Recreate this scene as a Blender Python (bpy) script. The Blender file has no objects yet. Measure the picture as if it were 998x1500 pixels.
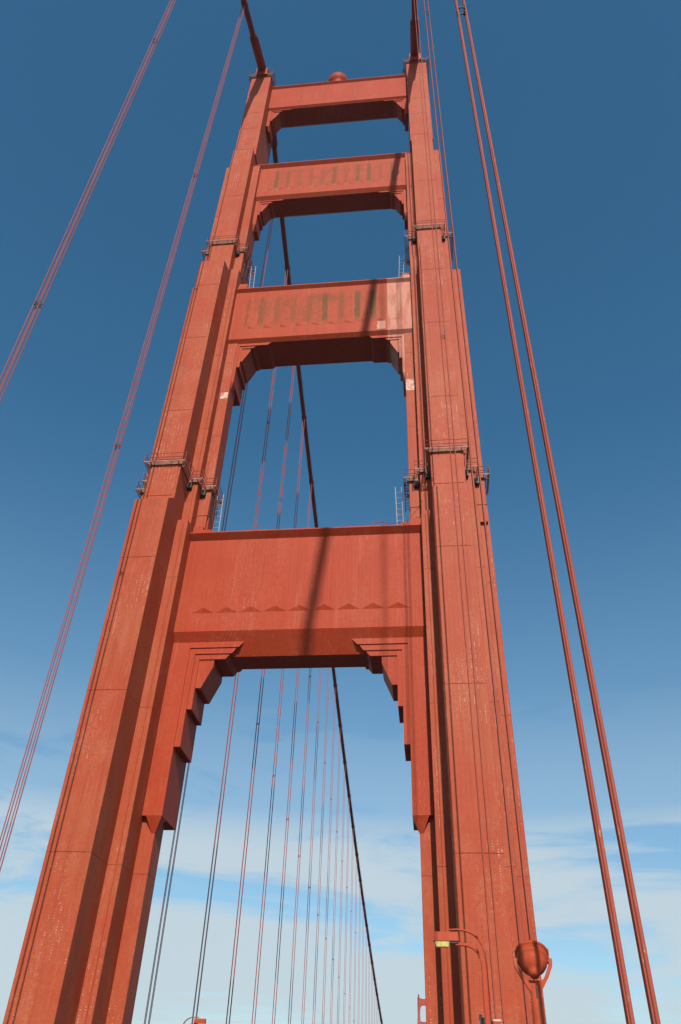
import bpy, math, random
from mathutils import Matrix, Vector
random.seed(4)
scene = bpy.context.scene
COL = scene.collection

# ------------------------------------------------------------------ camera
cam_d = bpy.data.cameras.new('camera')
cam = bpy.data.objects.new('camera', cam_d); COL.objects.link(cam)
cam_d.sensor_fit = 'VERTICAL'; cam_d.sensor_height = 36.0; cam_d.lens = 36.0 * 1126.72 / 1500.0
cam_d.clip_start = 0.1; cam_d.clip_end = 60000.0
_yaw, _pit, _rol = -0.124622, 0.669926, 0.037805
fw = Vector((math.sin(_yaw) * math.cos(_pit), math.cos(_yaw) * math.cos(_pit), math.sin(_pit)))
rt = Vector((math.cos(_yaw), -math.sin(_yaw), 0.0)); up = rt.cross(fw)
R_ = rt * math.cos(_rol) + up * math.sin(_rol); U_ = -rt * math.sin(_rol) + up * math.cos(_rol)
M4 = Matrix((R_, U_, -fw)).transposed().to_4x4(); M4.translation = (10.693, -57.691, 2.6)
cam.matrix_world = M4
scene.camera = cam

# ------------------------------------------------------------------ sky, sun, exposure
SUN = Vector((0.138, -1.0, 0.73)).normalized()            # towards the sun
EL = math.asin(SUN.z); ROT = math.atan2(SUN.x, SUN.y)
world = bpy.data.worlds.new('World'); scene.world = world; world.use_nodes = True
wt = world.node_tree; wt.nodes.clear()
def wn(t, **k):
    n = wt.nodes.new(t)
    for a, b in k.items(): setattr(n, a, b)
    return n
def wl(a, b): wt.links.new(a, b)
sky = wn('ShaderNodeTexSky'); sky.sky_type = 'NISHITA'; sky.sun_disc = False
sky.sun_elevation = EL; sky.sun_rotation = ROT; sky.altitude = 80; sky.air_density = 1.0; sky.dust_density = 0.7; sky.ozone_density = 2.6
tc = wn('ShaderNodeTexCoord')
sep = wn('ShaderNodeSeparateXYZ'); wl(tc.outputs['Generated'], sep.inputs[0])
mp = wn('ShaderNodeMapping'); mp.inputs['Scale'].default_value = (1.6, 1.6, 7.5); mp.inputs['Rotation'].default_value = (0.0, 0.06, 0.3); mp.inputs['Location'].default_value = (3.1, 0.4, 0.55)
wl(tc.outputs['Generated'], mp.inputs[0])
n1 = wn('ShaderNodeTexNoise'); n1.inputs['Scale'].default_value = 1.7; n1.inputs['Detail'].default_value = 12.0; n1.inputs['Roughness'].default_value = 0.60; n1.inputs['Distortion'].default_value = 0.7
wl(mp.outputs[0], n1.inputs['Vector'])
rmp = wn('ShaderNodeMapRange'); rmp.interpolation_type = 'SMOOTHSTEP'
rmp.inputs['From Min'].default_value = 0.33; rmp.inputs['From Max'].default_value = 0.50
wl(n1.outputs['Fac'], rmp.inputs['Value'])
def wrange(src, a, b, c, d):
    n = wn('ShaderNodeMapRange'); n.interpolation_type = 'SMOOTHSTEP'
    for k, v in (('From Min', a), ('From Max', b), ('To Min', c), ('To Max', d)): n.inputs[k].default_value = v
    wl(src, n.inputs['Value']); return n.outputs[0]
# a cloud bank low over the horizon with thin wisps above it
bank = wrange(sep.outputs['Z'], 0.33, 0.24, 0.0, 0.86)
wisp = wrange(sep.outputs['Z'], 0.52, 0.28, 0.0, 0.30)
mxe = wn('ShaderNodeMath', operation='MAXIMUM'); wl(bank, mxe.inputs[0]); wl(wisp, mxe.inputs[1])
mul3 = wn('ShaderNodeMath', operation='MULTIPLY'); wl(rmp.outputs[0], mul3.inputs[0]); wl(mxe.outputs[0], mul3.inputs[1])
veil = wrange(sep.outputs['Z'], 0.70, 0.15, 0.0, 0.20)       # thin high veil that whitens the lower sky
mul2 = wn('ShaderNodeMath', operation='MAXIMUM'); wl(mul3.outputs[0], mul2.inputs[0]); wl(veil, mul2.inputs[1])
mixc = wn('ShaderNodeMix', data_type='RGBA'); wl(mul2.outputs[0], mixc.inputs['Factor'])
hs = wn('ShaderNodeHueSaturation'); hs.inputs['Saturation'].default_value = 1.25; hs.inputs['Hue'].default_value = 0.485; hs.inputs['Value'].default_value = 1.28
wl(sky.outputs[0], hs.inputs['Color'])
wl(hs.outputs[0], mixc.inputs['A']); mixc.inputs['B'].default_value = (6.0, 6.9, 7.3, 1)
bg = wn('ShaderNodeBackground'); bg.inputs['Strength'].default_value = 0.10
wl(mixc.outputs['Result'], bg.inputs[0])
out = wn('ShaderNodeOutputWorld'); wl(bg.outputs[0], out.inputs[0])

sun_d = bpy.data.lights.new('sun', 'SUN'); sun_d.energy = 5.0; sun_d.angle = math.radians(0.53); sun_d.color = (1.0, 0.95, 0.87)
sun = bpy.data.objects.new('sun', sun_d); COL.objects.link(sun)
sun.rotation_euler = SUN.to_track_quat('Z', 'Y').to_euler(); sun.location = SUN * 400
vs = scene.view_settings
vs.view_transform = 'Standard'; vs.look = 'None'; vs.gamma = 1.0; vs.exposure = 0.0; vs.use_curve_mapping = False
scene.cycles.max_bounces = 6; scene.cycles.diffuse_bounces = 1

# ------------------------------------------------------------------ materials
def new_mat(name):
    m = bpy.data.materials.new(name); m.use_nodes = True
    nt = m.node_tree; b = nt.nodes['Principled BSDF']
    return m, nt, b
class NB:
    def __init__(s, nt): s.nt = nt
    def n(s, t, **k):
        x = s.nt.nodes.new(t)
        for a, b in k.items(): setattr(x, a, b)
        return x
    def l(s, a, b): s.nt.links.new(a, b)
    def math(s, op, a, b=None, clamp=False):
        x = s.n('ShaderNodeMath', operation=op, use_clamp=clamp)
        for i, v in enumerate((a, b)):
            if v is None: continue
            if isinstance(v, (int, float)): x.inputs[i].default_value = v
            else: s.l(v, x.inputs[i])
        return x.outputs[0]
    def noise(s, vec, scale, detail=4, rough=0.55, sc=(1, 1, 1)):
        mp = s.n('ShaderNodeMapping'); mp.inputs['Scale'].default_value = sc; s.l(vec, mp.inputs[0])
        x = s.n('ShaderNodeTexNoise'); x.inputs['Scale'].default_value = scale; x.inputs['Detail'].default_value = detail; x.inputs['Roughness'].default_value = rough
        s.l(mp.outputs[0], x.inputs['Vector']); return x.outputs['Fac']
    def rng(s, v, a, b, c=0.0, d=1.0):
        x = s.n('ShaderNodeMapRange'); x.interpolation_type = 'SMOOTHSTEP'
        x.inputs['From Min'].default_value = a; x.inputs['From Max'].default_value = b; x.inputs['To Min'].default_value = c; x.inputs['To Max'].default_value = d
        s.l(v, x.inputs['Value']); return x.outputs[0]
    def mix(s, f, a, b, blend='MIX'):
        x = s.n('ShaderNodeMix', data_type='RGBA', blend_type=blend)
        if isinstance(f, (int, float)): x.inputs['Factor'].default_value = f
        else: s.l(f, x.inputs['Factor'])
        for k, v in (('A', a), ('B', b)):
            if isinstance(v, tuple): x.inputs[k].default_value = (*v, 1)
            else: s.l(v, x.inputs[k])
        return x.outputs['Result']

ORANGE = (0.385, 0.064, 0.026)
def paint_mat(name, base=ORANGE, chips=0.5, fade=0.35, rivets=True, stain=None, rough=0.55):
    m, nt, b = new_mat(name); g = NB(nt)
    geo = g.n('ShaderNodeNewGeometry'); P = geo.outputs['Position']
    # large patches of faded and fresh paint
    c = g.mix(g.rng(g.noise(P, 0.16, 5, 0.6), 0.42, 0.66, 0, fade), base, (base[0] * 1.02, base[1] * 1.5 + 0.01, base[2] * 1.5 + 0.006))
    c = g.mix(g.rng(g.noise(P, 0.33, 3, 0.5, (1, 1, 0.6)), 0.5, 0.75, 0, 0.28), c, (base[0] * 0.82, base[1] * 0.72, base[2] * 0.7))
    # run-off streaks
    c = g.mix(g.rng(g.noise(P, 1.5, 4, 0.6, (1, 1, 0.035)), 0.48, 0.72, 0, 0.42), c, (base[0] * 0.66, base[1] * 0.6, base[2] * 0.62))
    c = g.mix(g.rng(g.noise(P, 2.6, 3, 0.6, (1, 1, 0.05)), 0.56, 0.74, 0, 0.5), c, (0.46, 0.115, 0.06))
    # fine mottling
    c = g.mix(g.rng(g.noise(P, 4.0, 7, 0.85), 0.36, 0.64, 0, 0.5), c, (base[0] * 0.72, base[1] * 0.72, base[2] * 0.78))
    c = g.mix(g.rng(g.noise(P, 2.2, 7, 0.85), 0.56, 0.70, 0, 0.4), c, (base[0] * 1.12, base[1] * 1.6, base[2] * 1.6))
    if rivets:
        # rows of rivets: a 0.32 x 0.16 m grid of small dots with worn, paler heads
        sx = g.n('ShaderNodeSeparateXYZ'); g.l(P, sx.inputs[0])
        h = g.math('ADD', sx.outputs['X'], sx.outputs['Y'])
        fx = g.math('ABSOLUTE', g.math('SUBTRACT', g.math('FRACT', g.math('MULTIPLY', h, 2.8)), 0.5))
        fz = g.math('ABSOLUTE', g.math('SUBTRACT', g.math('FRACT', g.math('MULTIPLY', sx.outputs['Z'], 6.0)), 0.5))
        dx = g.math('DIVIDE', fx, 2.8); dz = g.math('DIVIDE', fz, 6.0)
        d2 = g.math('SQRT', g.math('ADD', g.math('MULTIPLY', dx, dx), g.math('MULTIPLY', dz, dz)))
        dot = g.rng(d2, 0.05, 0.035)
        patch = g.rng(g.noise(P, 0.22, 5, 0.62, (1, 1, 0.55)), 0.47, 0.62)
        sp = g.rng(g.noise(P, 1.9, 3, 0.7), 0.46, 0.62)
        f = g.math('MULTIPLY', g.math('MULTIPLY', dot, patch), g.math('MULTIPLY', sp, chips))
        c = g.mix(f, c, (0.68, 0.46, 0.36))
        c = g.mix(g.math('MULTIPLY', dot, g.rng(g.noise(P, 0.7, 3, 0.6), 0.4, 0.6, 0.05, 0.4)), c, (base[0] * 0.5, base[1] * 0.5, base[2] * 0.5))
        bmp = g.n('ShaderNodeBump'); bmp.inputs['Strength'].default_value = 0.35; bmp.inputs['Distance'].default_value = 0.02
        g.l(dot, bmp.inputs['Height'])
        b2 = g.n('ShaderNodeBump'); b2.inputs['Strength'].default_value = 0.25; b2.inputs['Distance'].default_value = 0.05
        g.l(g.noise(P, 1.3, 4, 0.6), b2.inputs['Height']); g.l(bmp.outputs[0], b2.inputs['Normal']); g.l(b2.outputs[0], b.inputs['Normal'])
        wear = g.math('MULTIPLY', g.rng(g.noise(P, 0.45, 6, 0.7, (1, 1, 0.5)), 0.48, 0.62), g.rng(g.noise(P, 5.5, 6, 0.85), 0.42, 0.60))
        c = g.mix(g.math('MULTIPLY', wear, chips * 0.55), c, (0.42, 0.14, 0.075))
        # scraped pale patches
        ch = g.math('MULTIPLY', g.rng(g.noise(P, 3.2, 6, 0.75, (1, 1, 0.7)), 0.64, 0.70), patch)
        c = g.mix(g.math('MULTIPLY', ch, chips * 0.9), c, (0.60, 0.38, 0.29))
    else:
        b2 = g.n('ShaderNodeBump'); b2.inputs['Strength'].default_value = 0.2; b2.inputs['Distance'].default_value = 0.04
        g.l(g.noise(P, 1.3, 4, 0.6), b2.inputs['Height']); g.l(b2.outputs[0], b.inputs['Normal'])
    if stain:
        c = stain(g, P, c)
    g.l(c, b.inputs['Base Color'])
    b.inputs['Roughness'].default_value = rough
    b.inputs['Specular IOR Level'].default_value = 0.12
    return m

def moss(z0, z1, pitch, strength, primer=None):
    # lichen and rust runs that sit beside each fold of the strut's web
    def fn(g, P, c):
        sx = g.n('ShaderNodeSeparateXYZ'); g.l(P, sx.inputs[0])
        X, Z = sx.outputs['X'], sx.outputs['Z']
        ph = g.math('FRACT', g.math('ADD', g.math('DIVIDE', X, pitch), g.math('MULTIPLY', g.math('SUBTRACT', g.noise(P, 1.4, 4, 0.7), 0.5), 0.28)))
        strip = g.math('MULTIPLY', g.rng(ph, 0.03, 0.07), g.rng(ph, 0.44, 0.36))
        zz = g.math('MULTIPLY', g.rng(Z, z0 - 0.2, z0 + 1.2), g.rng(Z, z1, z1 - 1.2))
        xx = g.rng(g.math('ABSOLUTE', X), 10.0, 9.0)
        n = g.rng(g.noise(P, 1.1, 7, 0.78, (1.5, 1, 0.28)), 0.37, 0.46)
        wn_ = g.n('ShaderNodeTexWhiteNoise'); wn_.noise_dimensions = '1D'; g.l(g.math('FLOOR', g.math('DIVIDE', X, pitch)), wn_.inputs['W'])
        n = g.math('MULTIPLY', n, g.rng(wn_.outputs['Value'], 0.0, 0.6, 0.5, 1.0))
        f = g.math('MULTIPLY', g.math('MULTIPLY', strip, zz), g.math('MULTIPLY', n, xx))
        wide = g.math('MULTIPLY', g.math('MULTIPLY', zz, xx), g.rng(g.noise(P, 0.6, 8, 0.82), 0.46, 0.60, 0, 0.62))
        f = g.math('MULTIPLY', g.math('MAXIMUM', f, wide), strength)
        col = g.mix(g.rng(g.noise(P, 2.4, 3, 0.6), 0.35, 0.65), (0.11, 0.052, 0.008), (0.15, 0.048, 0.010))
        c = g.mix(f, c, col)
        if primer:
            pf = g.math('MULTIPLY', g.rng(X, 8.15, 8.25), g.rng(g.noise(P, 0.9, 3, 0.6, (1.5, 1, 0.3)), 0.3, 0.6, 0.25, 0.7))
            c = g.mix(pf, c, (0.58, 0.27, 0.19))
            c = g.mix(g.math('MULTIPLY', g.math('MULTIPLY', g.rng(g.math('ADD', X, g.math('MULTIPLY', g.noise(P, 2.0, 4, 0.7), 0.5)), 7.15, 7.25), g.rng(X, 8.0, 7.9)), g.math('MULTIPLY', g.rng(Z, 77.2, 77.3), g.rng(Z, 78.9, 78.6))), c, (0.52, 0.24, 0.165))
        return c
    return fn

M_LEG = paint_mat('tower_paint', chips=0.8, fade=0.6)
M_STRUT = paint_mat('strut_paint', base=(0.385, 0.046, 0.015), chips=0.35, fade=0.3)
M_S2 = paint_mat('stained_strut_paint', base=(0.39, 0.055, 0.020), fade=0.35, rivets=False, stain=moss(79.0, 85.6, 2.01, 0.95, True))
M_S3 = paint_mat('lichen_strut_paint', base=(0.39, 0.058, 0.022), fade=0.35, rivets=False, stain=moss(112.2, 118.4, 1.765, 0.75))
M_FITTING = paint_mat('fitting_paint', base=(0.42, 0.062, 0.024), rivets=False, fade=0.4)
M_CABLE = paint_mat('shaded_cable_paint', base=(0.22, 0.034, 0.018), rivets=False, fade=0.3)  # same paint as the tower, darkened: shade of the cable's underside put into the colour
M_ROPE = None
def rope_mat():
    m, nt, b = new_mat('rope_paint'); g = NB(nt)
    geo = g.n('ShaderNodeNewGeometry'); P = geo.outputs['Position']
    c = g.mix(g.rng(g.noise(P, 1.2, 4, 0.6, (1, 1, 0.25)), 0.35, 0.7, 0, 0.7), (0.36, 0.072, 0.04), (0.28, 0.05, 0.03))
    c = g.mix(g.rng(g.noise(P, 16, 4, 0.7, (1, 1, 0.35)), 0.62, 0.70, 0, 0.6), c, (0.50, 0.33, 0.22))
    # the lay of the strands, twisting round the rope
    tcn = g.n('ShaderNodeTexCoord'); sx = g.n('ShaderNodeSeparateXYZ'); g.l(tcn.outputs['Object'], sx.inputs[0])
    ps = g.n('ShaderNodeSeparateXYZ'); g.l(P, ps.inputs[0])
    ang = g.math('ARCTAN2', sx.outputs['Y'], sx.outputs['X'])
    wv = g.math('SINE', g.math('ADD', g.math('MULTIPLY', ang, 6.0), g.math('MULTIPLY', ps.outputs['Z'], 90.0)))
    bmp = g.n('ShaderNodeBump'); bmp.inputs['Strength'].default_value = 0.3; bmp.inputs['Distance'].default_value = 0.008
    g.l(wv, bmp.inputs['Height']); g.l(bmp.outputs[0], b.inputs['Normal'])
    g.l(c, b.inputs['Base Color']); b.inputs['Roughness'].default_value = 0.6
    b.inputs['Specular IOR Level'].default_value = 0.25
    return m
M_ROPE = rope_mat()
def plain(name, col, rough=0.6, col2=None, scale=4.0, metal=0.0):
    m, nt, b = new_mat(name); g = NB(nt)
    geo = g.n('ShaderNodeNewGeometry'); P = geo.outputs['Position']
    c = g.mix(g.rng(g.noise(P, scale, 5, 0.6), 0.35, 0.7), col, col2 or tuple(v * 0.75 for v in col))
    g.l(c, b.inputs['Base Color']); b.inputs['Roughness'].default_value = rough; b.inputs['Metallic'].default_value = metal
    return m
M_DECKING = plain('platform_grating', (0.46, 0.26, 0.19), 0.8, (0.34, 0.13, 0.08))
M_RAIL = plain('rail_paint', (0.26, 0.050, 0.028), 0.6)
M_LADDER = plain('ladder_metal', (0.50, 0.43, 0.40), 0.5, (0.45, 0.30, 0.26))
def primer_mat():
    m, nt, b = new_mat('pale_primer'); g = NB(nt); P = g.n('ShaderNodeNewGeometry').outputs['Position']
    c = g.mix(g.rng(g.noise(P, 1.6, 6, 0.75, (1, 1, 0.6)), 0.40, 0.56), (0.44, 0.11, 0.055), (0.60, 0.43, 0.34))
    g.l(c, b.inputs['Base Color']); b.inputs['Roughness'].default_value = 0.7
    return m
M_PRIMER = primer_mat()
M_DARK = plain('dark_metal', (0.03, 0.022, 0.02), 0.6)
M_ASPH = plain('asphalt', (0.055, 0.055, 0.056), 0.9, (0.042, 0.042, 0.043), 2.0)
M_CONC = plain('pavement_concrete', (0.30, 0.29, 0.27), 0.9, (0.24, 0.23, 0.215), 1.2)
M_LINE = plain('road_marking', (0.75, 0.74, 0.70), 0.8)
M_BOX = plain('fixture_white', (0.50, 0.42, 0.36), 0.6)
def lens_mat():
    m, nt, b = new_mat('amber_lens'); g = NB(nt)
    geo = g.n('ShaderNodeNewGeometry')
    c = g.mix(g.rng(g.noise(geo.outputs['Position'], 5, 3), 0.4, 0.6), (0.62, 0.52, 0.16), (0.45, 0.36, 0.10))
    g.l(c, b.inputs['Base Color']); b.inputs['Roughness'].default_value = 0.25
    return m
M_LENS = lens_mat()
def water_mat():
    m, nt, b = new_mat('sea_water'); g = NB(nt)
    geo = g.n('ShaderNodeNewGeometry'); P = geo.outputs['Position']
    bmp = g.n('ShaderNodeBump'); bmp.inputs['Strength'].default_value = 0.6; bmp.inputs['Distance'].default_value = 0.6
    g.l(g.noise(P, 0.12, 6, 0.6), bmp.inputs['Height']); g.l(bmp.outputs[0], b.inputs['Normal'])
    b.inputs['Base Color'].default_value = (0.02, 0.06, 0.075, 1); b.inputs['Roughness'].default_value = 0.12
    return m
M_WATER = water_mat()

# ------------------------------------------------------------------ mesh helpers
def link(name, me, parent=None, loc=(0, 0, 0)):
    o = bpy.data.objects.new(name, me); COL.objects.link(o); o.location = loc
    if parent is not None: o.parent = parent
    return o
def mesh(name, V, F, mat):
    me = bpy.data.meshes.new(name); me.from_pydata([tuple(v) for v in V], [], F); me.update()
    if mat: me.materials.append(mat)
    return me
class MB:
    def __init__(s): s.V = []; s.F = []
    def box(s, x0, x1, y0, y1, z0, z1):
        k = len(s.V)
        s.V += [(x0, y0, z0), (x1, y0, z0), (x1, y1, z0), (x0, y1, z0), (x0, y0, z1), (x1, y0, z1), (x1, y1, z1), (x0, y1, z1)]
        s.F += [tuple(k + i for i in f) for f in ((0, 3, 2, 1), (4, 5, 6, 7), (0, 1, 5, 4), (1, 2, 6, 5), (2, 3, 7, 6), (3, 0, 4, 7))]
        return s
    def hull8(s, lo, hi):
        # two quads (each 4 points, same winding seen from above)
        k = len(s.V); s.V += list(lo) + list(hi)
        s.F += [tuple(k + i for i in f) for f in ((0, 3, 2, 1), (4, 5, 6, 7), (0, 1, 5, 4), (1, 2, 6, 5), (2, 3, 7, 6), (3, 0, 4, 7))]
        return s
    def prism(s, poly, ax, a, b):
        # poly in the other two axes; ax = axis of extrusion
        k = len(s.V); n = len(poly)
        def P(p, t):
            return {'x': (t, p[0], p[1]), 'y': (p[0], t, p[1]), 'z': (p[0], p[1], t)}[ax]
        s.V += [P(p, a) for p in poly] + [P(p, b) for p in poly]
        s.F += [tuple(k + i for i in range(n)), tuple(k + n + i for i in reversed(range(n)))]
        s.F += [(k + i, k + n + i, k + n + (i + 1) % n, k + (i + 1) % n) for i in range(n)]
        return s
    def tube(s, pts, r, n=8, cap=True):
        pts = [Vector(p) for p in pts]; k = len(s.V)
        rr = r if isinstance(r, (list, tuple)) else [r] * len(pts)
        for i, p in enumerate(pts):
            d = (pts[min(i + 1, len(pts) - 1)] - pts[max(i - 1, 0)]).normalized()
            a = Vector((0, 0, 1)) if abs(d.z) < 0.95 else Vector((1, 0, 0))
            u = d.cross(a).normalized(); v = d.cross(u)
            for j in range(n):
                t = 2 * math.pi * j / n
                s.V.append(tuple(p + u * math.cos(t) * rr[i] + v * math.sin(t) * rr[i]))
        for i in range(len(pts) - 1):
            for j in range(n):
                s.F.append((k + i * n + j, k + i * n + (j + 1) % n, k + (i + 1) * n + (j + 1) % n, k + (i + 1) * n + j))
        if cap:
            s.F.append(tuple(k + j for j in reversed(range(n)))); e = k + (len(pts) - 1) * n
            s.F.append(tuple(e + j for j in range(n)))
        return s
    def bar(s, pts, w, h, side):
        # rectangular-section bar along pts; side = width direction
        pts = [Vector(p) for p in pts]; k = len(s.V); side = Vector(side).normalized()
        for i, p in enumerate(pts):
            d = (pts[min(i + 1, len(pts) - 1)] - pts[max(i - 1, 0)]).normalized()
            t = d.cross(side).normalized()
            for a, b in ((-1, -1), (1, -1), (1, 1), (-1, 1)): s.V.append(tuple(p + side * a * w / 2 + t * b * h / 2))
        for i in range(len(pts) - 1):
            for j in range(4):
                s.F.append((k + i * 4 + j, k + i * 4 + (j + 1) % 4, k + (i + 1) * 4 + (j + 1) % 4, k + (i + 1) * 4 + j))
        e = k + (len(pts) - 1) * 4
        s.F += [(k + 3, k + 2, k + 1, k), (e, e + 1, e + 2, e + 3)]
        return s
    def build(s, name, mat, parent=None, smooth=False, loc=(0, 0, 0)):
        me = mesh(name, s.V, s.F, mat)
        import bmesh
        bm = bmesh.new(); bm.from_mesh(me); bmesh.ops.recalc_face_normals(bm, faces=bm.faces); bm.to_mesh(me); bm.free()
        if smooth:
            for p in me.polygons: p.use_smooth = len(p.vertices) == 4
        return link(name, me, parent, loc)
def empty(name, loc=(0, 0, 0), parent=None):
    o = bpy.data.objects.new(name, None); COL.objects.link(o); o.location = loc; o.empty_display_size = 0.5
    if parent is not None: o.parent = parent
    return o
def tag(o, label, cat, group=None):
    o['label'] = label; o['category'] = cat
    if group: o['group'] = group
    return o
def struct(o): o['kind'] = 'structure'; return o
def copy_tree(o, parent=None, skip=()):
    c = o.copy(); COL.objects.link(c)
    if parent is not None: c.parent = parent
    for ch in list(o.children):
        if ch.name.split('.')[0] in skip: continue
        copy_tree(ch, c, skip)
    return c

# ------------------------------------------------------------------ setting: sea, deck, pavements (all below the frame)
DECK_END = 1900
struct(MB().box(-30000, 30000, -30000, 30000, -72, -67).build('sea', M_WATER))
struct(MB().box(-9.3, 9.3, -360, DECK_END, -0.9, 0.0).build('road', M_ASPH))
for s, nm in ((-1, 'pavement_left'), (1, 'pavement_right')):
    a, b = sorted((s * 9.3, s * 13.2))
    pv = MB().box(a, b, -360, -9.0, -0.9, 0.15).box(a, b, 15, DECK_END, -0.9, 0.15)
    a2, b2 = sorted((s * 18.5, s * 22.0)); pv.box(a2, b2, -9.0, 15.0, -0.9, 0.15)
    a3, b3 = sorted((s * 13.2, s * 22.0)); pv.box(a3, b3, -14, -9.0, -0.9, 0.149).box(a3, b3, 15.0, 20, -0.9, 0.149)
    struct(pv.build(nm, M_CONC))
for s, nm in ((-1, 'edge_girder_left'), (1, 'edge_girder_right')):
    a, b = sorted((s * 13.23, s * 14.3))
    struct(MB().box(a, b, -360, -14.05, -1.3, 0.05).box(a, b, 20.05, DECK_END, -1.3, 0.05).build(nm, M_FITTING))
for x in (-6.2, -3.1, 0.0, 3.1, 6.2):
    mk = MB()
    for i in range(60): mk.box(x - 0.06, x + 0.06, -120 + i * 7.0, -117.5 + i * 7.0, 0.0, 0.004)
    struct(mk.build('lane_marking', M_LINE))

# ------------------------------------------------------------------ the tower
YC = 2.6
LC = 13.85                              # centre of a leg
# per level: [(half width, y front, y back)] for the nested shafts (front pilaster, middle, side pilaster), z range
L1 = dict(z=(-66, 47.8), A=(1.62, -4.25, 9.5), B=(2.68, -0.95, 6.3), C=(3.80, 1.62, 3.55))
L2 = dict(z=(47.8, 88.2), A=(1.58, -2.85, 8.1), B=(2.62, 0.0, 5.3), C=(3.72, 1.25, 3.45))
L3 = dict(z=(88.2, 121.1), A=(1.58, -0.85, 7.0), B=(2.66, 0.55, 3.95), C=None)
L4 = dict(z=(121.1, 149.2), A=(1.76, 0.0, 6.6), B=None, C=None)
SE1 = [-66, -40, -20, -6.5, 4.5, 16.5, 28.45, 41.1, 47.8]
SE2 = [47.8, 61.0, 73.0, 83.1, 88.2]
SE3 = [88.2, 95.3, 107.5, 121.1]
SE4 = [121.1, 123.0, 130.0, 135.5, 145.2, 149.2]
GAP = 0.013
tower = empty('bridge_tower', (0, YC, 0))
tag(tower, 'tall orange steel suspension bridge tower with four cross struts, nearest the viewer', 'tower')
def P_(o):  # keep world coordinates for meshes under the tower's base empty
    o.parent = tower; o.location = (0, -YC, 0); return o
_cache = {}
def sec(w, y0, y1, z0, z1):
    k = (round(w, 3), round(y0, 3), round(y1, 3), round(z0, 3), round(z1, 3))
    if k not in _cache:
        m = MB(); e = 0.03
        x0, x1 = -w, w; a, b = z0 + GAP, z1 - GAP
        # plated box with chamfered arrises
        pl = [(x0 + e, y0), (x1 - e, y0), (x1, y0 + e), (x1, y1 - e), (x1 - e, y1), (x0 + e, y1), (x0, y1 - e), (x0, y0 + e)]
        m.prism(pl, 'z', a, b)
        _cache[k] = mesh('section', m.V, m.F, M_LEG)
        import bmesh
        bm = bmesh.new(); bm.from_mesh(_cache[k]); bmesh.ops.recalc_face_normals(bm, faces=bm.faces); bm.to_mesh(_cache[k]); bm.free()
    return _cache[k]
_m = MB().box(-1.15, 1.15, -0.014, 0.02, 0.05, 1.15); SPL = mesh('splice_plate', _m.V, _m.F, M_LEG)
legs = []
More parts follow.
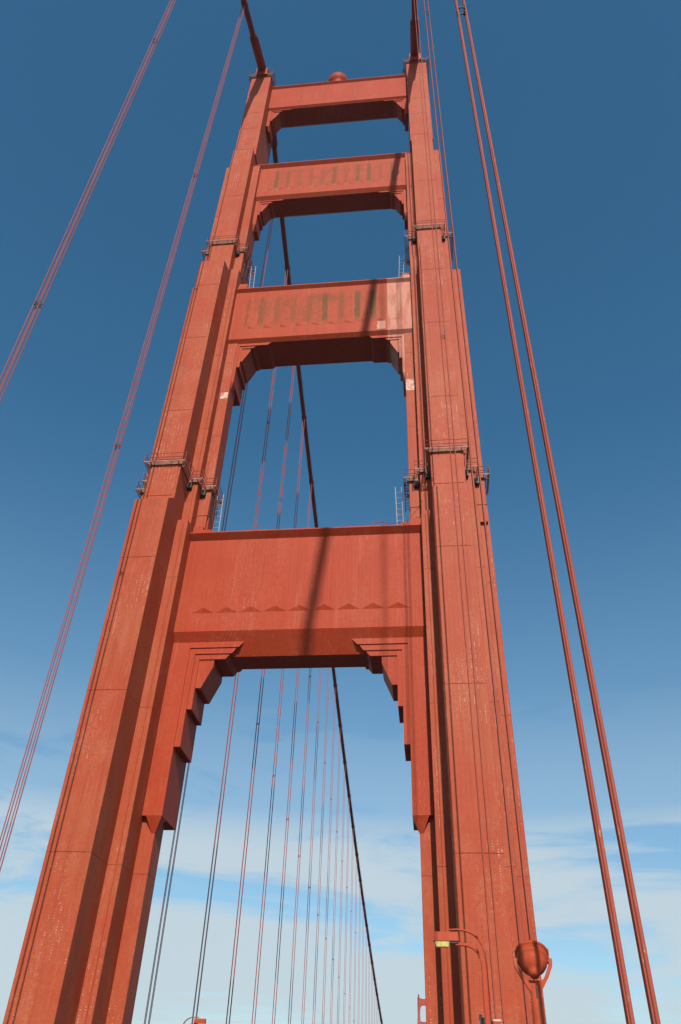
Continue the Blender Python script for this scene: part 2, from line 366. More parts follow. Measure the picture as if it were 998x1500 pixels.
for s in (-1, 1):
    # the leg's inner core; the plated sections stand a few centimetres proud of it
    core = MB()
    for L in (L1, L2, L3, L4):
        for key in 'ABC':
            if not L[key]: continue
            w, a, b = L[key]; z0, z1 = L['z']
            if L is L3 and key == 'B': z1 = 118.6
            core.box(-w + 0.05, w - 0.05, a + 0.05, b - 0.05, z0 + 0.03, z1 - 0.04)
    leg = core.build('leg', M_LEG); P_(leg); leg.location = (s * LC, -YC, 0)
    leg['label'] = 'left leg of the tower' if s < 0 else 'right leg of the tower'
    legs.append(leg)
    def piece(w, a, b, z0, z1, nm='plated_section'):
        return link(nm, sec(w, a, b, z0, z1), leg)
    for L, SE in ((L1, SE1), (L2, SE2), (L3, SE3), (L4, SE4)):
        for i in range(len(SE) - 1):
            piece(*L['A'], SE[i], SE[i + 1])
    for i in range(len(SE1) - 1):
        z1 = SE1[i + 1] if i < len(SE1) - 2 else 47.3
        piece(*L1['B'], SE1[i], z1); piece(*L1['C'], SE1[i], min(SE1[i + 1], 49.8) if i < len(SE1) - 2 else 49.9)
    for z0, z1 in zip((47.3, 61, 73, 83.1), (61, 73, 83.1, 90.4)): piece(*L2['B'], z0, z1)
    for z0, z1 in zip((49.9, 61, 73, 83.1), (61, 73, 83.1, 88.7)): piece(*L2['C'], z0, z1)
    for z0, z1 in zip((90.4, 97), (97, 104.7)): piece(*L3['B'], z0, z1)
    # outer half of the middle shaft runs higher than its inner half
    w, a, b = L3['B']
    oh = MB(); x0, x1 = sorted((s * 1.6, s * w)); oh.box(x0, x1, a, b, 104.75, 118.7)
    oh.build('plated_section', M_LEG, leg)
    # sloped caps at the setbacks
    def cap(lo, hi, z0, z1):
        (w0, a0, b0), (w1, a1, b1) = lo, hi
        m = MB().hull8([(-w0 + 0.01, a0 + 0.01, z0), (w0 - 0.01, a0 + 0.01, z0), (w0 - 0.01, b0 - 0.01, z0), (-w0 + 0.01, b0 - 0.01, z0)], [(-w1 - 0.02, a1 - 0.02, z1), (w1 + 0.02, a1 - 0.02, z1), (w1 + 0.02, b1 + 0.02, z1), (-w1 - 0.02, b1 + 0.02, z1)])
        m.build('setback_cap', M_LEG, leg)
    cap(L1['A'], L2['A'], 47.79, 48.9); cap(L1['B'], L2['B'], 47.29, 48.0); cap(L2['A'], L3['A'], 88.19, 88.9)
    # raised door panel on the front pilaster just under the lower platform
    MB().box(-1.36, 1.36, -2.89, -2.82, 49.3, 53.2).build('access_panel', M_LEG, leg)
    # splice plates riveted over the horizontal joints of the front pilaster
    for L, SE in ((L1, SE1[3:-1]), (L2, SE2[1:-1]), (L3, SE3[1:-1]), (L4, SE4[1:-1])):
        for z in SE:
            w, a, b = L['A']
            link('splice_plate', SPL, leg, (0.1, a, z))
    # added thin pipe; its shadow draws a dark line down the middle shaft
    x = -s * 2.28
    MB().tube([(x, -1.0, -5), (x, -1.0, 47.2)], 0.035, 6).build('added_pipe', M_FITTING, leg)
    MB().tube([(-s * 2.25, -0.05, 48.2), (-s * 2.25, -0.05, 88)], 0.03, 6).build('added_pipe', M_FITTING, leg)
    # leg head: cornice and saddle housing
    MB().box(-1.86, 1.86, -0.12, 6.72, 149.2, 149.5).build('leg_head', M_LEG, leg)
    sh = MB().prism([(-0.5, 149.5), (-0.9, 151.0), (0.6, 153.0), (3.0, 153.9), (5.4, 153.2), (7.1, 151.6), (6.6, 149.5)], 'x', -1.0, 1.0)
    sh.build('saddle_housing', M_FITTING, leg, loc=(s * 13.72 - s * LC, 0, 0))

# primer patches left by repainting under the second strut
for lg, xs, z0, z1 in ((legs[1], (-3.7, -2.75), 66.6, 68.4), (legs[0], (2.8, 3.66), 66.9, 67.9)):
    MB().box(xs[0], xs[1], 1.235, 1.249, z0, z1).build('primer_patch', M_PRIMER, lg)
# --- portal struts
def strut(name, x_end, y0, y1, zt, e_c, zb, e_b, zm, tri_n, tri_pitch, tri_z, tri_d, prof, mat, soffit=None, label=None, joint=0.008):
    """prof: dict(d=(x,z), steps=[(x,z)...], slope=((x,z),(x,z)), ledges=[(z, xtip)...], pend)"""
    body = MB()
    yb = y0 + e_b                                      # plane of the bracket faces
    # the girder: profile in (y,z), with a recess that takes the web panels
    yf, yr = y0, y1; rec = 0.3
    if soffit: (sy, sz) = soffit; low = [(yf, zb), (sy, sz), (yr - (sy - yf), sz), (yr, zb)]
    else: low = [(yf, zb), (yb, zm), (yr - e_b, zm), (yr, zb)]
    zc = zt - 0.12 - e_c
    hi = [(yr, tri_z), (yr - rec, tri_z), (yr - rec, zc), (yr, zc), (yr + e_c, zt - 0.12), (yr + e_c, zt), (yf - e_c, zt), (yf - e_c, zt - 0.12), (yf, zc), (yf + rec, zc), (yf + rec, tri_z), (yf, tri_z)]
    body.prism(low + hi, 'x', -x_end, x_end)
    st = body.build(name, mat); P_(st)
    if label: st['label'] = label
    # web panels, each with a triangular pocket sloping back into its foot
    n = tri_n; p2 = tri_pitch / 2; hw = tri_pitch * 0.475; g_ = joint; fd, fh = tri_d
    pm = MB().prism([(-p2 + g_, tri_z + 0.002), (-hw, tri_z + 0.002), (0, tri_z + fh), (hw, tri_z + 0.002), (p2 - g_, tri_z + 0.002), (p2 - g_, zc - 0.004), (-p2 + g_, zc - 0.004)], 'y', 0, rec - 0.01)
    fm = MB(); fm.V = [(-hw - 0.004, 0.0, tri_z + 0.003), (hw + 0.004, 0.0, tri_z + 0.003), (0, 0.0, tri_z + fh + 0.003), (0, fd, tri_z + 0.003), (0, rec - 0.02, tri_z + fh), (-hw, rec - 0.02, tri_z + 0.003), (hw, rec - 0.02, tri_z + 0.003)]; fm.F = [(0, 3, 2), (3, 1, 2), (2, 4, 5, 0), (2, 1, 6, 4), (4, 6, 5), (0, 5, 6, 1, 3)]
    pme = fme = None
    for side in (0, 1):
        for i in range(n):
            x = (i - (n - 1) / 2) * tri_pitch; L_ = (x, y0, 0)
            if pme is None:
                a_ = pm.build('web_panel', mat, st, loc=L_); b_ = fm.build('pocket', mat, st, loc=L_); pme, fme = a_.data, b_.data
            else:
                a_ = link('web_panel', pme, st, L_); b_ = link('pocket', fme, st, L_)
            if side:
                for o in (a_, b_): o.location = (x, y1, 0); o.rotation_euler.z = math.pi
        for s in (-1, 1):
            xa, xb = sorted((s * (n * p2 + g_), s * (x_end - 0.003)))
            ya, yb_ = (y0, y0 + rec - 0.01) if not side else (y1 - rec + 0.01, y1)
            MB().box(xa, xb, ya, yb_, tri_z + 0.002, zc - 0.004).build('web_panel', mat, st)
    if joint > 0.005:       # cover battens over the panel joints
        bm_ = MB().box(-0.04, 0.04, -0.02, 0.02, tri_z + 0.003, zc - 0.005); bme = None
        for i in range(n + 1):
            L_ = ((i - n / 2) * tri_pitch, y0, 0)
            if bme is None: bme = bm_.build('batten', mat, st, loc=L_).data
            else: link('batten', bme, st, L_)
    # corner brackets
    for s in (-1, 1):
        def X(p): return [(s * a, b) for a, b in p]
        d = prof['d']; ledges = prof['ledges']; steps = prof['steps']
        # layer 0 (outermost)
        zl, xt = ledges[0]
        poly = [(x_end - 0.01, d[1]), (d[0], d[1]), (d[0], zl), (xt + 0.45, zl), (xt, zl + 0.5), (xt, zb + 0.4), (x_end - 0.01, zb + 0.4)]
        lay = [(poly, 0.0)]
        px = d[0]
        for k, (sx_, sz_) in enumerate(steps):
            last = (k == len(steps) - 1)
            if not last:
                zl2, xt2 = ledges[min(k + 1, len(ledges) - 1)]
                p = [(px + 0.3, sz_), (sx_, sz_), (sx_, zl2), (xt2 + 0.45, zl2), (xt2, zl + 0.1), (px + 0.3, zl + 0.1)]
                zl = zl2
            else:
                (q0, q1) = prof['slope']
                p = [(px + 0.3, sz_), (sx_, sz_), q0, q1, (q1[0], zl + 0.2), (px + 0.3, zl + 0.2)]
            lay.append((p, 0.10 * (k + 1))); px = sx_
        for p, dy in lay:
            MB().prism(X(p), 'y', yb + dy, y1 - e_b - dy).build('bracket', mat, st)
        # pendant under the lowest step
        pz = prof['pend']; xm = (d[0] + x_end - 0.35) / 2; zz = d[1]
        pm = MB(); xa, xb = d[0], x_end - 0.35
        pm.V = [(s * xa, yb + 0.002, zz), (s * xb, yb + 0.002, zz), (s * xb, yb + 1.2, zz), (s * xa, yb + 1.2, zz), (s * (xm - 0.1), yb + 0.55, zz - pz), (s * (xm + 0.1), yb + 0.55, zz - pz)]
        pm.F = [(0, 1, 2, 3), (0, 1, 5, 4), (1, 2, 5), (2, 3, 4, 5), (3, 0, 4)]
        pm.build('pendant', mat, st)
        # stepped end blocks on top of the strut beside the leg
        for k, (w_, h_) in enumerate(((2.7, 0.35), (1.9, 0.75), (1.0, 1.2))):
            a_, b_ = sorted((s * (x_end - w_), s * (x_end - 0.02 - 0.004 * k)))
            MB().box(a_, b_, y0 + 0.05 + 0.03 * k, y1 - 0.05 - 0.03 * k, zt - 0.1, zt + h_).build('end_block', mat, st)
    return st
S1 = strut('portal_strut', 11.15, 0.6, 5.4, 46.9, 0.55, 36.25, 0.5, 34.3, 9, 2.2, 38.1, (0.24, 0.62),
      dict(d=(9.55, 20.55), steps=[(9.05, 26.0), (8.62, 29.25), (8.15, 31.2)], slope=((8.15, 31.2), (7.3, 33.2)), ledges=[(34.9, 4.75), (34.35, 5.3), (33.85, 5.85)], pend=1.25), M_STRUT, joint=0.0025, soffit=(1.8, 34.3), label='broad lowest strut with a row of triangular rib ends and deep stepped brackets')
S2 = strut('portal_strut', 11.25, 0.9, 5.6, 86.75, 0.38, 76.95, 0.42, 76.5, 10, 2.01, 78.75, (0.15, 0.62),
      dict(d=(9.83, 69.75), steps=[(9.5, 72.4), (9.3, 73.5)], slope=((9.3, 73.5), (8.45, 75.35)), ledges=[(76.1, 5.9), (75.75, 7.7)], pend=1.5), M_S2, label='second strut from below with lichen stains and a pale primed right end')
S3 = strut('portal_strut', 12.1, 1.35, 5.0, 119.4, 0.48, 110.75, 0.45, 110.2, 12, 1.765, 112.35, (0.12, 0.55),
      dict(d=(10.72, 104.1), steps=[(10.45, 106.6), (10.2, 107.6)], slope=((10.2, 107.6), (9.35, 109.5)), ledges=[(110.0, 6.85), (109.6, 8.6)], pend=1.2), M_S3, label='third strut from below with faint lichen stains')
S4 = strut('portal_strut', 12.0, 1.5, 5.1, 147.9, 0.34, 140.25, 0.32, 139.9, 14, 1.55, 141.5, (0.08, 0.28),
      dict(d=(11.45, 134.3), steps=[(11.12, 136.4), (10.95, 137.2)], slope=((10.95, 137.2), (9.97, 139.5)), ledges=[(139.75, 7.65), (139.45, 9.4)], pend=0.8), M_STRUT, label='plain topmost strut carrying the round dome')

# dome on the top strut
dm = MB(); rings = []
for i in range(9):
    t = i / 8 * math.pi / 2; rings.append((1.85 * math.cos(t) if i < 8 else 0.02, 150.2 + 1.8 * math.sin(t)))
prof = [(1.3, 147.85), (1.3, 149.0), (1.5, 149.2), (1.8, 149.7)] + rings
k = 24
for (r, z) in prof:
    for j in range(k): dm.V.append((r * math.cos(2 * math.pi * j / k) - 0.25, 2.6 + r * math.sin(2 * math.pi * j / k), z))
for i in range(len(prof) - 1):
    for j in range(k): dm.F.append((i * k + j, i * k + (j + 1) % k, (i + 1) * k + (j + 1) % k, (i + 1) * k + j))
P_(dm.build('beacon_dome', M_STRUT, smooth=True))

# --- maintenance platforms that ring each leg
def outline(L, off):
    """stepped outline (counter-clockwise) of the nested shafts, pushed out by off"""
    sh = [L[k] for k in 'ABC' if L[k]]
    q = []
    fr = [(w + off, a - off, b + off) for w, a, b in sh]
    pts = []
    # front-right quadrant from the front pilaster outwards
    for i, (w, a, b) in enumerate(fr): pts.append((w, a)); pts += ([(w, fr[i + 1][1])] if i + 1 < len(fr) else [])
    back = []
    for i in reversed(range(len(fr))):
        w, a, b = fr[i]; back.append((w, b)); back += ([(fr[i - 1][0], b)] if i > 0 else [])
    right = pts + back
    left = [(-x, y) for x, y in reversed(right)]
    return right + left
def platform(leg, L, z, name, h=1.05, post_gap=1.25, wdt=0.52, braces=True):
    pf = empty(name, (0, 0, z), leg)
    inner, outer = outline(L, 0.03), outline(L, wdt)
    n = len(outer)
    for i in range(n):
        a, b = outer[i], outer[(i + 1) % n]; c, d = inner[(i + 1) % n], inner[i]
        wk = MB()
        for t in (0.02, 0.34, 0.66, 0.98):
            u0 = Vector((*d, 0)).lerp(Vector((*a, 0)), t); u1 = Vector((*c, 0)).lerp(Vector((*b, 0)), t)
            wk.bar([u0 + Vector((0, 0, 0.04)), u1 + Vector((0, 0, 0.04))], 0.06, 0.07, (u1 - u0).cross(Vector((0, 0, 1))))
        wk.build('walkway', M_DECKING, pf)
        va, vb = Vector((*a, 0)), Vector((*b, 0)); ln = (vb - va).length
        if ln < 0.05: continue
        MB().bar([va + Vector((0, 0, 0.06)), vb + Vector((0, 0, 0.06))], 0.04, 0.10, Vector((vb - va)).cross(Vector((0, 0, 1)))).build('toe_board', M_RAIL, pf)
        for hz in (0.55, h):
            MB().tube([va + Vector((0, 0, hz)), vb + Vector((0, 0, hz))], 0.032, 6).build('rail', M_RAIL, pf)
        k = max(1, round(ln / post_gap))
        for j in range(k):
            p = va.lerp(vb, j / k)
            link('post', POST, pf, p)
            if braces and ln > 0.5 and j % 2 == 0:
                nrm = (vb - va).normalized().cross(Vector((0, 0, 1))); o = link('bracket_arm', ARM, pf, va.lerp(vb, (j + 0.5) / k))
                o.rotation_euler.z = math.atan2(-nrm.y, -nrm.x)
    return pf
_m = MB().tube([(0, 0, -0.12), (0, 0, 1.12)], 0.034, 6); POST = mesh('post', _m.V, _m.F, M_RAIL)
_m = MB().prism([(0.0, -0.02), (0.58, -0.02), (0.58, -0.5)], 'y', -0.03, 0.03); ARM = mesh('bracket_arm', _m.V, _m.F, M_RAIL)
for leg in legs:
    platform(leg, L2, 53.3, 'maintenance_platform')
    platform(leg, L3, 95.2, 'maintenance_platform')
    platform(leg, L4, 149.5, 'maintenance_platform', h=1.3, wdt=0.45, braces=False)
# clamps and junction boxes slung under the lower platforms
for leg, s in zip(legs, (-1, 1)):
    for (w, a, z) in ((2.62, 0.0, 52.3), (3.72, 1.25, 52.3), (2.66, 0.55, 94.2)):
        for t in (-1, 1):
            MB().box(t * (w - 0.75) - 0.22, t * (w - 0.75) + 0.22, a - 0.4, a - 0.02, z, z + 0.7).build('junction_box', M_DARK, leg)
# ladders from the struts up to the platforms
def ladder(p0, p1, wid, mat, rung=0.33, wdir=(1, 0, 0), r=0.035):
    ld = empty('ladder', p0); P_(ld); ld.location = Vector(p0) - Vector((0, YC, 0))
    p1 = Vector(p1) - Vector(p0); wd = Vector(wdir).normalized() * wid / 2
    for t in (-1, 1): MB().tube([wd * t, p1 + wd * t], r, 6).build('stringer', mat, ld)
    n = int(p1.length / rung); rm = None
    for i in range(1, n + 1):
        q = p1 * (i / (n + 1))
        if rm is None: o = MB().tube([-wd, wd], r * 0.8, 5).build('rung', mat, ld, loc=q); rm = o.data
        else: link('rung', rm, ld, q)
    return ld
ladder((9.15, 2.6, 47.9), (9.0, 2.7, 53.8), 0.62, M_LADDER, 0.8)
ladder((-9.45, 2.6, 47.9), (-9.6, 2.7, 53.8), 0.62, M_LADDER, 0.8)
ladder((9.9, 3.0, 87.6), (10.15, 3.0, 95.3), 0.6, M_LADDER, 0.8)
ladder((-10.1, 3.0, 87.6), (-10.35, 3.0, 95.3), 0.6, M_LADDER, 0.8)
for s in (-1, 1):
    ladder((s * 9.92, 1.6, 49.6), (s * 9.92, 1.6, 53.4), 0.45, M_DARK, 0.4, r=0.05)
    ladder((s * 10.95, 1.6, 90.6), (s * 10.95, 1.6, 95.3), 0.45, M_DARK, 0.4, r=0.05)
    ladder((s * 11.75, 1.0, 147.9), (s * 11.6, 1.0, 149.7), 0.45, M_DARK, 0.35, r=0.05)
# short hand rails and hatch guards on top of the struts
def guard(x0, x1, y, z, h, slope_to=None):
    gd = empty('hatch_guard', (x0, y, z)); P_(gd); gd.location = (x0, y - YC, z)
    w = x1 - x0
    for hz in (h * 0.55, h): MB().tube([(0, 0, hz), (w, 0, hz)], 0.035, 6).build('rail', M_FITTING, gd)
    for x in (0, w / 2, w): MB().tube([(x, 0, 0), (x, 0, h)], 0.035, 6).build('post', M_FITTING, gd)
    if slope_to:
        pts = [(w, 0, h * 0.8)] + [(a - x0, b - y, c - z) for a, b, c in slope_to]
        MB().tube(pts, 0.03, 6).build('hand_line', M_RAIL, gd)
guard(6.5, 7.8, 1.2, 46.9, 1.25, [(9.7, 1.1, 47.9), (10.9, 0.6, 49.2), (11.3, -0.1, 49.6)])
guard(6.9, 8.4, 1.6, 86.7, 1.2, [(9.8, 1.6, 88.0), (11.0, 1.2, 88.6)])
guard(5.2, 6.2, 1.9, 119.4, 1.0, [(9.0, 1.9, 120.4), (11.5, 1.9, 120.9)])

# ------------------------------------------------------------------ the far tower
far = copy_tree(tower, None, skip=('maintenance_platform', 'ladder', 'hatch_guard', 'junction_box', 'added_pipe', 'access_panel'))
far.location = (0, 1280 + YC, 0)
tag(far, 'small distant orange bridge tower peeking out beside the right leg at the bottom', 'tower')

# ------------------------------------------------------------------ main cables
CX = 13.72
def z_side(y): return 151.6 + 0.55 * y + 0.00035 * y * y
def z_main(y): return 9.0 + 145.0 * ((643.0 - y) / 640.0) ** 2
def cable_z(y):
    if y <= -1: return z_side(y)
    if y >= 7: return z_main(y)
    t = (y + 1) / 8.0; return z_side(-1) * (1 - t) + z_main(7) * t + 1.2 * math.sin(math.pi * t)
SUSP_NEAR = [-13.3 - 15.24 * i for i in range(6)]
SUSP_FAR = [18.3 + 15.24 * i for i in range(82)]
cables = {}
for s, word in ((-1, 'left'), (1, 'right')):
    base = empty('main_cable', (s * CX, 3.0, 153.0))
    ys = [-345 + 5 * i for i in range(67)] + [-9, -7, -5, -3, -1, 1, 3, 5, 7, 10, 14] + [20 + 12 * i for i in range(106)]
    MB().tube([(0, y - 3.0, cable_z(y) - 153.0) for y in ys], 0.46, 16).build('cable_strand', M_CABLE, base, smooth=True)
    # thicker sleeve where the cable runs into the saddle, and a splash collar
    MB().tube([(0, y - 3.0, cable_z(y) - 153.0) for y in (-7.6, -7.0, -4, -1.2, 0.3)], [0.5, 0.74, 0.74, 0.76, 0.76], 16).build('saddle_sleeve', M_CABLE, base, smooth=True)
    MB().tube([(0, y - 3.0, cable_z(y) - 153.0) for y in (5.0, 8.0, 12.4, 13.0)], [0.76, 0.74, 0.74, 0.5], 16).build('saddle_sleeve', M_CABLE, base, smooth=True)
    for y in SUSP_NEAR + SUSP_FAR[:40]:
        d = Vector((0, 1, (cable_z(y + 1) - cable_z(y - 1)) / 2)).normalized(); c = Vector((0, y - 3.0, cable_z(y) - 153.0))
        MB().tube([c - d * 0.45, c + d * 0.45], 0.55, 14).build('cable_band', M_CABLE, base)
    # two hand ropes above the cable
    for t in (-1, 1):
        MB().tube([(t * 0.42, y - 3.0, cable_z(y) - 153.0 + 1.2) for y in ys if y < -1 or y > 8], 0.016, 4).build('hand_rope', M_CABLE, base)
    tag(base, f'thick orange main cable draped over the {word} leg of the tower', 'cable')
    cables[s] = base

# ------------------------------------------------------------------ suspender ropes
_m = MB().tube([(0, 0, 0), (0, 0, 1)], 0.034, 10); ROPE = mesh('rope', _m.V, _m.F, M_ROPE)
for p in ROPE.polygons: p.use_smooth = len(p.vertices) == 4
_m = MB()
for q in (-1, 1):
    _m.bar([(-0.19, q * 0.15, 0.22 * 1), (-0.06, q * 0.15, 0.03), (0.06, q * 0.15, -0.03), (0.19, q * 0.15, -0.22)], 0.05, 0.05, (0, 1, 0))
    _m.bar([(0.19, q * 0.15, 0.22), (0.06, q * 0.15, 0.03), (-0.06, q * 0.15, -0.03), (-0.19, q * 0.15, -0.22)], 0.05, 0.05, (0, 1, 0))
    for t in (-1, 1):
        for z in (-0.22, 0.22): _m.box(t * 0.18 - 0.05, t * 0.18 + 0.05, q * 0.15 - 0.055, q * 0.15 + 0.055, z - 0.045, z + 0.045)
SPACER = mesh('spacer', _m.V, _m.F, M_DARK)
ORD = 'first second third fourth fifth sixth seventh eighth ninth tenth eleventh twelfth thirteenth fourteenth fifteenth sixteenth'.split()
def suspender(s, y, label, group, spacers=()):
    sp = empty('suspender', (s * CX, y, 0.0))
    zt = cable_z(y)
    for t in (-1, 1):
        for q in (-1, 1):
            o = link('rope', ROPE, sp, (t * 0.18, q * 0.15, 0.0)); o.scale = (1, 1, zt)
    for z in spacers: link('spacer', SPACER, sp, (0, 0, z)).scale = (0.9, 0.9, 0.7)
    tag(sp, label, 'suspender', group)
    return sp
for s, word in ((-1, 'left'), (1, 'right')):
    for i, y in enumerate(SUSP_NEAR[:3]):
        which = ('nearest the tower', 'second from the tower', 'third from the tower')[i]
        if s > 0: lab = ('thin orange suspender ropes crossing the right leg face, nearest the tower', 'orange suspender ropes grazing the outer edge of the right leg', 'thick orange pair of suspender ropes running down the right of the picture')[i]
        else: lab = ('orange suspender ropes meeting the left cable just in front of the tower', 'orange suspender ropes crossing the sky at the far upper left', 'suspender ropes of the left cable nearest the viewer')[i]
        zs = {(-1, 0): (90, 46), (-1, 1): (88, 44.5), (1, 0): (119, 57.5), (1, 1): (88, 130), (1, 2): (43.2,), (-1, 2): (44,)}[(s, i)]
        suspender(s, y, lab, 'suspender ropes on the near side of the tower', zs)
    for i, y in enumerate(SUSP_FAR[:40]):
        if s < 0:
            if i < 16: lab = f'orange suspender ropes seen through the tower, {ORD[i]} beyond it on the left cable'
            else: lab = 'hair thin suspender ropes far out along the left cable beyond the tower'
            g = 'suspender ropes of the left cable beyond the tower' if i < 16 else 'hair thin suspender ropes far beyond the tower'
        else: lab, g = 'suspender ropes of the right cable behind the right leg', 'suspender ropes behind the right leg'
        zt = cable_z(y)
        suspender(s, y, lab, g, (zt * 0.68, zt * 0.36) if i < 14 else ())

# ------------------------------------------------------------------ street lamps
def street_lamp(loc, s, label):
    """s = +1: post on the right pavement, arm reaching left over the road"""
    L = empty('street_lamp', loc)
    zb = 0.15
    def bx(name, x0, x1, y0, y1, z0, z1, m): 
        a, b = sorted((x0 * s, x1 * s)); return MB().box(a, b, y0, y1, z0, z1).build(name, m, L)
    MB().hull8([(-0.26, -0.26, -0.55), (0.26, -0.26, -0.55), (0.26, 0.26, -0.55), (-0.26, 0.26, -0.55)], [(-0.2, -0.2, 1.3), (0.2, -0.2, 1.3), (0.2, 0.2, 1.3), (-0.2, 0.2, 1.3)]).build('base', M_FITTING, L)
    # chamfered square post
    pm = MB(); e = 0.035
    for z, w in ((1.3, 0.15), (7.75, 0.125)):
        pm.V += [(x, y, z) for x, y in ((-w + e, -w), (w - e, -w), (w, -w + e), (w, w - e), (w - e, w), (-w + e, w), (-w, w - e), (-w, -w + e))]
    pm.F = [tuple(reversed(range(8))), tuple(range(8, 16))] + [(j, (j + 1) % 8, 8 + (j + 1) % 8, 8 + j) for j in range(8)]
    pm.build('post', M_FITTING, L)
    # outer gooseneck strap, and the heavier inner one
    outer = [(s * 0.09, 0, 7.7), (s * 0.08, 0, 8.05), (s * 0.0, 0, 8.35), (s * -0.16, 0, 8.62), (s * -0.38, 0, 8.80), (s * -0.66, 0, 8.91), (s * -1.0, 0, 8.95), (s * -1.36, 0, 8.93)]
    MB().bar(outer, 0.2, 0.055, (0, 1, 0)).build('arm', M_FITTING, L)
    inner = [(s * -0.06, 0, 7.6), (s * -0.10, 0, 7.88), (s * -0.21, 0, 8.12), (s * -0.40, 0, 8.29), (s * -0.64, 0, 8.38), (s * -0.9, 0, 8.40), (s * -1.12, 0, 8.40)]
    MB().bar(inner, 0.22, 0.10, (0, 1, 0)).build('arm', M_FITTING, L)
    hd = MB()
    a0, a1 = s * -2.02, s * -0.98
    lo, hi = min(a0, a1), max(a0, a1)
    hd.hull8([(lo, -0.2, 8.50), (hi, -0.2, 8.50), (hi, 0.2, 8.50), (lo, 0.2, 8.50)], [(lo + 0.02, -0.17, 8.84), (hi - 0.02, -0.17, 8.84), (hi - 0.02, 0.17, 8.84), (lo + 0.02, 0.17, 8.84)])
    h = hd.build('lamp_head', M_FITTING, L)
    a0, a1 = sorted((s * -1.96, s * -1.36))
    MB().hull8([(a0 + 0.05, -0.13, 8.29), (a1 - 0.05, -0.13, 8.29), (a1 - 0.05, 0.13, 8.29), (a0 + 0.05, 0.13, 8.29)], [(a0, -0.17, 8.50), (a1, -0.17, 8.50), (a1, 0.17, 8.50), (a0, 0.17, 8.50)]).build('lens', M_LENS, L)
    a0, a1 = sorted((s * -1.34, s * -1.0))
    MB().box(a0, a1, -0.16, 0.16, 8.42, 8.498).build('head_underside', M_DARK, L)  # dark underside of the lamp head beside the lens
    # hardware strapped to the post
    bx('clamp', -0.32, -0.13, -0.1, 0.1, 5.62, 5.85, M_DARK); bx('clamp', -0.36, -0.24, -0.05, 0.05, 5.75, 5.95, M_DARK)
    bx('sign_box', 0.13, 0.46, -0.12, 0.12, 5.45, 5.72, M_FITTING); bx('sign_cap', 0.12, 0.49, -0.14, 0.14, 5.72, 5.79, M_BOX)
    tag(L, label, 'street lamp', 'street lamps on the bridge')
    return L
street_lamp((12.74, -21.0, 0.15), 1, 'orange street lamp with curved arm and amber lens in front of the right leg')
street_lamp((-11.6, 22.0, 0.55), -1, 'distant street lamp head peeking over the bottom edge among the suspenders')

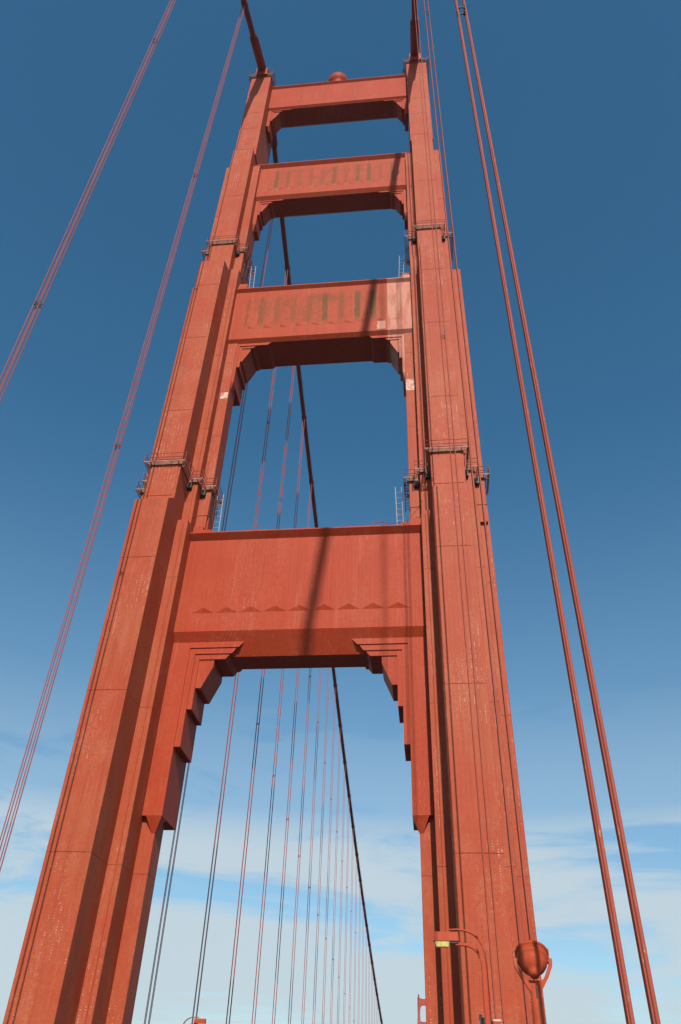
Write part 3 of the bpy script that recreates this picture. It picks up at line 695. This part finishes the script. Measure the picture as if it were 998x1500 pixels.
# ------------------------------------------------------------------ floodlight
def floodlight(loc):
    F = empty('floodlight', loc); F.scale = (1.19, 1.19, 1.19)
    def lathe(prof, n, axis, origin, name, mat, parent):
        a = Vector(axis).normalized(); u = a.cross(Vector((0, 0, 1))).normalized(); v = a.cross(u); m = MB()
        for (t, r) in prof:
            for j in range(n):
                th = 2 * math.pi * j / n; m.V.append(tuple(Vector(origin) + a * t + u * math.cos(th) * r + v * math.sin(th) * r))
        for i in range(len(prof) - 1):
            for j in range(n): m.F.append((i * n + j, i * n + (j + 1) % n, (i + 1) * n + (j + 1) % n, (i + 1) * n + j))
        m.F.append(tuple(reversed(range(n)))); m.F.append(tuple((len(prof) - 1) * n + j for j in range(n)))
        return m.build(name, mat, parent, smooth=True)
    ax = Vector((0.03, 0.54, 0.84)); o = Vector((0.0, 0.0, 4.96)); a = ax.normalized()
    dr = lathe([(-0.31, 0.02), (-0.305, 0.085), (-0.255, 0.105), (-0.215, 0.12), (-0.195, 0.155), (-0.14, 0.215), (-0.06, 0.262), (0.03, 0.285), (0.034, 0.298), (0.06, 0.30), (0.065, 0.292), (0.17, 0.297)], 40, ax, o, 'drum', M_FITTING, F)
    lathe([(0.155, 0.295), (0.16, 0.318), (0.20, 0.318), (0.205, 0.29)], 40, ax, o, 'front_ring', M_FITTING, dr)
    lathe([(0.19, 0.285), (0.215, 0.15), (0.22, 0.02)], 32, ax, o, 'glass', M_BOX, dr)
    # side pivots and catches
    for t in (-1, 1): MB().tube([(t * 0.27, 0.02, 4.98), (t * 0.345, 0.02, 4.98)], 0.045, 10).build('pivot', M_FITTING, F)
    ring = [(-0.33 + 0.035 * math.cos(q), 0.1, 5.1 + 0.055 * math.sin(q)) for q in [i * math.pi / 5 for i in range(11)]]
    MB().tube(ring, 0.012, 6).build('latch', M_FITTING, F)
    MB().box(0.29, 0.335, 0.08, 0.16, 5.04, 5.2).build('latch', M_FITTING, F)
    # forked yoke
    for t in (-1, 1):
        MB().bar([(t * 0.335, 0.02, 5.02), (t * 0.325, 0.01, 4.9), (t * 0.235, 0.0, 4.72), (t * 0.14, 0, 4.58), (t * 0.07, 0, 4.48)], 0.11, 0.065, (0, 1, 0)).build('yoke_arm', M_FITTING, F)
    MB().prism([(-0.22, 4.70), (-0.12, 4.655), (0.0, 4.645), (0.12, 4.655), (0.22, 4.70), (0.10, 4.45), (-0.10, 4.45)], 'y', -0.035, 0.035).build('yoke_web', M_FITTING, F)
    MB().tube([(0, 0.0, 0), (0, 0.0, 0.5), (0, 0, 3.6), (0, 0, 4.2), (0, 0, 4.56)], [0.18, 0.13, 0.115, 0.11, 0.10], 20).build('post', M_FITTING, F, smooth=True)
    for z in (4.36, 4.31, 4.26, 4.2): 
        for t in (-1, 1): MB().tube([(t * 0.09, -0.02, z), (t * 0.125, -0.02, z)], 0.014, 6).build('bolt', M_FITTING, F)
    MB().box(-0.012, 0.012, -0.115, -0.09, 4.36, 4.55).build('slot_plate', M_DARK, F)
    tag(F, 'round orange floodlight on a forked post at the lower right', 'floodlight')
floodlight((12.94, -37.2, -0.31))

# ------------------------------------------------------------------ sea air between the two towers
def haze_box():
    m = bpy.data.materials.new('sea_haze'); m.use_nodes = True; nt = m.node_tree; nt.nodes.clear()
    o = nt.nodes.new('ShaderNodeOutputMaterial'); v = nt.nodes.new('ShaderNodeVolumePrincipled')
    v.inputs['Color'].default_value = (0.80, 0.88, 0.96, 1); v.inputs['Density'].default_value = 0.00008; v.inputs['Anisotropy'].default_value = 0.2
    nt.links.new(v.outputs[0], o.inputs['Volume'])
    h = MB().box(-31000, 31000, -31000, 31000, -73, 165).build('haze', m); h['kind'] = 'stuff'
    h['label'] = 'thin pale sea air fading the far tower'
haze_box()
